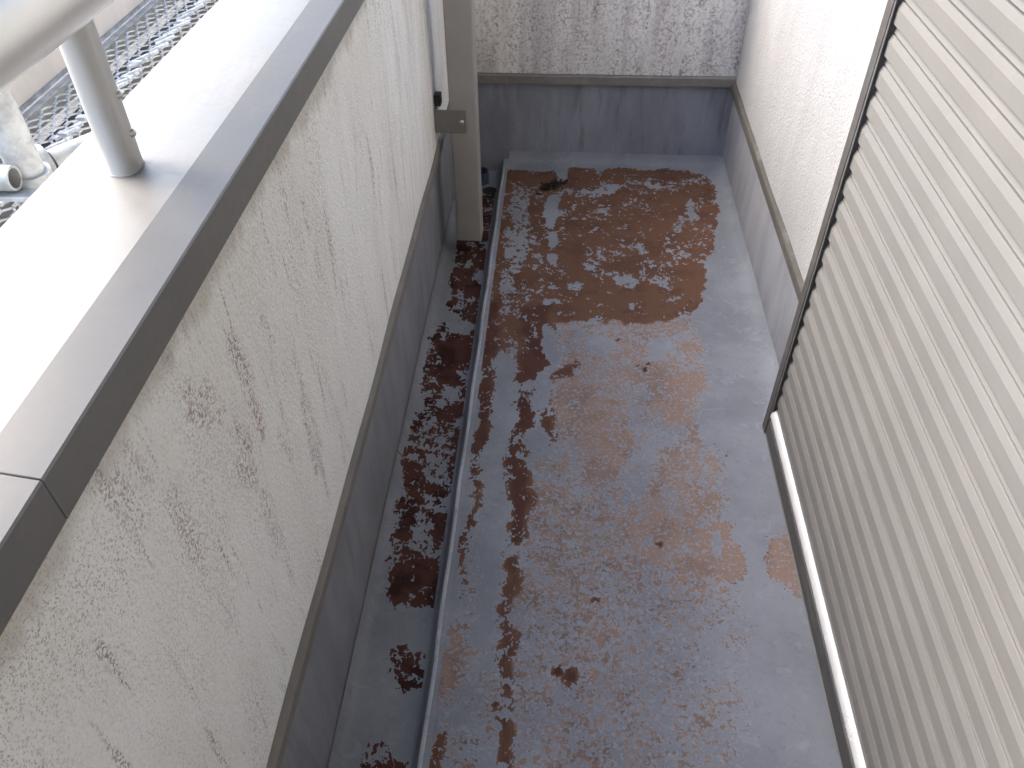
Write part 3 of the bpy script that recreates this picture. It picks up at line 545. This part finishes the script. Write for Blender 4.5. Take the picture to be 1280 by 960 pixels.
# ------------------------------------------------------------------ rotted leaf clump
bm = bmesh.new()
rg = np.random.default_rng(3)
for k in range(90):
    q = rg.normal(0, 1, 2); cxx = -.030+q[0]*.019; cyy = 2.647+q[1]*.013+q[0]*.010
    a = rg.uniform(0, 6.28); L = rg.uniform(.006, .014); W = L*rg.uniform(.3, .6); z = rg.uniform(.001, .012)
    dx, dy = math.cos(a), math.sin(a)
    vs = [bm.verts.new((cxx+dx*L*s-dy*W*q2, cyy+dy*L*s+dx*W*q2, z+rg.uniform(-.001, .003))) for s, q2 in ((-1,0),(-.3,.9),(.5,.7),(1,0),(.4,-.8),(-.4,-.7))]
    bm.faces.new(vs)
    bm.faces.new([bm.verts.new(v.co+Vector((0, 0, .0011))) for v in reversed(vs)])
tag(done('leaf_litter', bm, M_debris), 'small dark clump of rotted leaves lying on the brown floor near the end wall', 'debris')

# ------------------------------------------------------------------ handrail on the coping
hr = empty('handrail', (-.462, .785, 1.069), 'thick silver handrail tube on posts above the parapet coping', 'handrail')
HX, HZ = -.472, 1.268
bm = bmesh.new()
for (a, b) in ((Y0, 3.0),): tube(bm, (HX, a, HZ), (HX, b, HZ), .0440, 40, sx=1.0)
done('rail_tube', bm, M_rail, hr, smooth=True)
def post(y):
    cx = -.4780
    ol = [(cx+.0172*math.copysign(abs(math.cos(a))**.85, math.cos(a)), y+.0215*math.copysign(abs(math.sin(a))**.85, math.sin(a))) for a in [2*math.pi*i/40 for i in range(40)]]
    bm = bmesh.new(); pipe_z(bm, ol, 1.0672, HZ-.030)
    p = done('post', bm, M_post, hr, smooth=True, angle=60)
    ol2 = [(cx+(x-cx)*1.05, y+(yy-y)*1.05) for x, yy in ol]
    bm = bmesh.new(); pipe_z(bm, ol2, 1.0668, 1.0698); done('sealant_ring', bm, M_seal, p, smooth=True, angle=60)
    for z in (1.106, 1.148):
        bm = bmesh.new(); dome(bm, (cx+.0165, y+.007, z), (1, .12, 0), .0052, .0045); done('rivet', bm, M_bolt, p, smooth=True)
post(.783); post(2.05)

# ------------------------------------------------------------------ scaffold outside
DX0, DX1, DZ = -1.130, -.815, .750
dk = empty('scaffold_deck', (-.97, 1.9, DZ), 'galvanised expanded metal scaffold deck beyond the parapet coping', 'scaffold deck')
# expanded metal: diamonds, long way along the deck
pw, pl, sw, th = .0285, .064, .0044, .0026
V, Fc = [], []
def strand(a, b, w, t):
    d = np.array([b[0]-a[0], b[1]-a[1]]); d = d/np.hypot(*d); nrm = np.array([-d[1], d[0]])*w/2
    i = len(V)
    for q in (a, b):
        for sgn in (1, -1):
            for zz in (0, -t): V.append((q[0]+sgn*nrm[0], q[1]+sgn*nrm[1], q[2]+zz))
    Fc.extend([(i, i+2, i+6, i+4), (i+1, i+5, i+7, i+3), (i, i+4, i+5, i+1), (i+2, i+3, i+7, i+6)])
ny = int((3.4-.45)/(pl/2)); nx = int((DX1-DX0-.03)/pw)
for j in range(ny):
    y = .45+j*pl/2
    for i in range(nx+1):
        x = DX0+.012+(i+(.5 if j % 2 else 0))*pw
        if x > DX1-.012: continue
        p0 = (x, y, DZ)
        for s in (-1, 1):
            x2 = x+s*pw/2
            if DX0+.008 <= x2 <= DX1-.008:
                a = (x, y+pl*.11, DZ+.0012); b = (x2, y+pl/2-pl*.11, DZ-.0012)
                strand(a, b, sw, th)
        strand((x, y-pl*.12, DZ+.0006), (x, y+pl*.12, DZ+.0006), sw*1.5, th)
me = bpy.data.meshes.new('expanded_mesh'); me.from_pydata(V, [], Fc); me.update()
tag(link_mesh('expanded_mesh', me, M_mesh, dk), kind='stuff')
for x0_, x1_ in ((DX0-.010, DX0+.008), (DX1-.010, DX1+.022)):
    bm = bmesh.new(); prism_y(bm, [(x0_,DZ-.045),(x0_,DZ+.006),(x1_,DZ+.006),(x1_,DZ+.002),(x0_+.003,DZ+.002),(x0_+.003,DZ-.045)], .45, 3.4)
    done('side_rail', bm, M_galv, dk, bevel=.0008)
bm = bmesh.new(); box(bm, -1.105, -1.068, .45, 3.4, DZ-.105, DZ-.045); done('shade_strip', bm, M_bronze, dk)  # dark strip standing in for the shadowed gap under the far mesh rows
# rolled joint loops where the two mesh panels meet
bm = bmesh.new(); rj = random.Random(5); yy = .5
while yy < 3.3:
    x_ = -.988+rj.uniform(-.006, .012); z_ = DZ+.012+rj.uniform(-.003, .006)
    tube(bm, (x_-.016, yy, z_-.004), (x_+.018, yy+rj.uniform(.012, .03), z_+.006), .0048, 8)
    if rj.random() < .8: tube(bm, (x_+.018, yy+.02, z_+.006), (x_+.010, yy+.05, z_-.002), .0042, 8)
    if rj.random() < .5: box(bm, x_-.010, x_+.010, yy+.004, yy+.018, z_, z_+.007)
    yy += rj.uniform(.030, .042)
tag(done('joint_loops', bm, M_mesh, dk, smooth=True), kind='stuff')
tb = empty('toe_board', (-1.16, 1.9, DZ), 'plain beige wooden toe board standing along the outer edge of the scaffold deck', 'toe board')
bm = bmesh.new(); box(bm, -1.171, -1.148, .45, 3.4, DZ+.010, DZ+.26); done('board', bm, M_ply, tb, bevel=.002)
bm = bmesh.new(); prism_y(bm, [(-1.1475,DZ+.008),(-1.1475,DZ+.016),(-1.1455,DZ+.016),(-1.1455,DZ+.010),(-1.142,DZ+.008)], .45, 3.4); done('edge_strip', bm, M_galv_d, tb)
pole = empty('scaffold_pole', (-.777, 1.025, -3.2), 'grey galvanised scaffold pole rising beside the parapet at the left edge', 'scaffold pole')
bm = bmesh.new(); tube(bm, (-.777, 1.025, -3.2), (-.777, 1.025, 1.9), .0243, 32, .0024); done('pole_tube', bm, M_galv, pole, smooth=True)
bm = bmesh.new(); tube(bm, (-.777, 1.025, .870), (-.777, 1.025, .925), .0310, 32, .0066); done('pole_collar', bm, M_galv, pole, smooth=True)
sb = empty('scaffold_clamp', (-.80, .985, .93), 'round galvanised clamp barrel with a flat bar in front of the scaffold pole', 'scaffold clamp')
bm = bmesh.new(); tube(bm, (-.885, .978, .938), (-.768, .982, .938), .0180, 28, .0040); done('clamp_barrel', bm, M_galv, sb, smooth=True)
bm = bmesh.new(); tube(bm, (-.845, .9795, .938), (-.800, .981, .938), .0215, 28, .0034); done('clamp_shell', bm, M_galv, sb, smooth=True)
bm = bmesh.new(); box(bm, -.92, -.742, .962, .990, .9115, .9185); done('flat_bar', bm, M_galv, sb, bevel=.001)
bm = bmesh.new(); tube(bm, (-.822, .970, .952), (-.822, .966, .972), .0050, 8); tube(bm, (-.822, .9665, .968), (-.822, .9645, .978), .0095, 6); done('clamp_bolt', bm, M_bolt, sb)
lc = empty('scaffold_coupler', (-.76, 1.15, .90), 'open ended galvanised tube coupler just right of the scaffold pole', 'scaffold coupler')
bm = bmesh.new(); tube(bm, (-.789, 1.102, .898), (-.690, 1.250, .898), .0190, 28, .0026); done('coupler_tube', bm, M_galv, lc, smooth=True)
bm = bmesh.new(); tube(bm, (-.806, 1.090, .900), (-.797, 1.103, .900), .0270, 28, .0085); done('coupler_ring', bm, M_galv, lc, smooth=True)
bm = bmesh.new(); tube(bm, (-.812, 1.082, .886), (-.812, 1.082, .932), .0055, 8); tube(bm, (-.812, 1.082, .926), (-.812, 1.082, .936), .0105, 6); done('coupler_bolt', bm, M_bolt, lc)
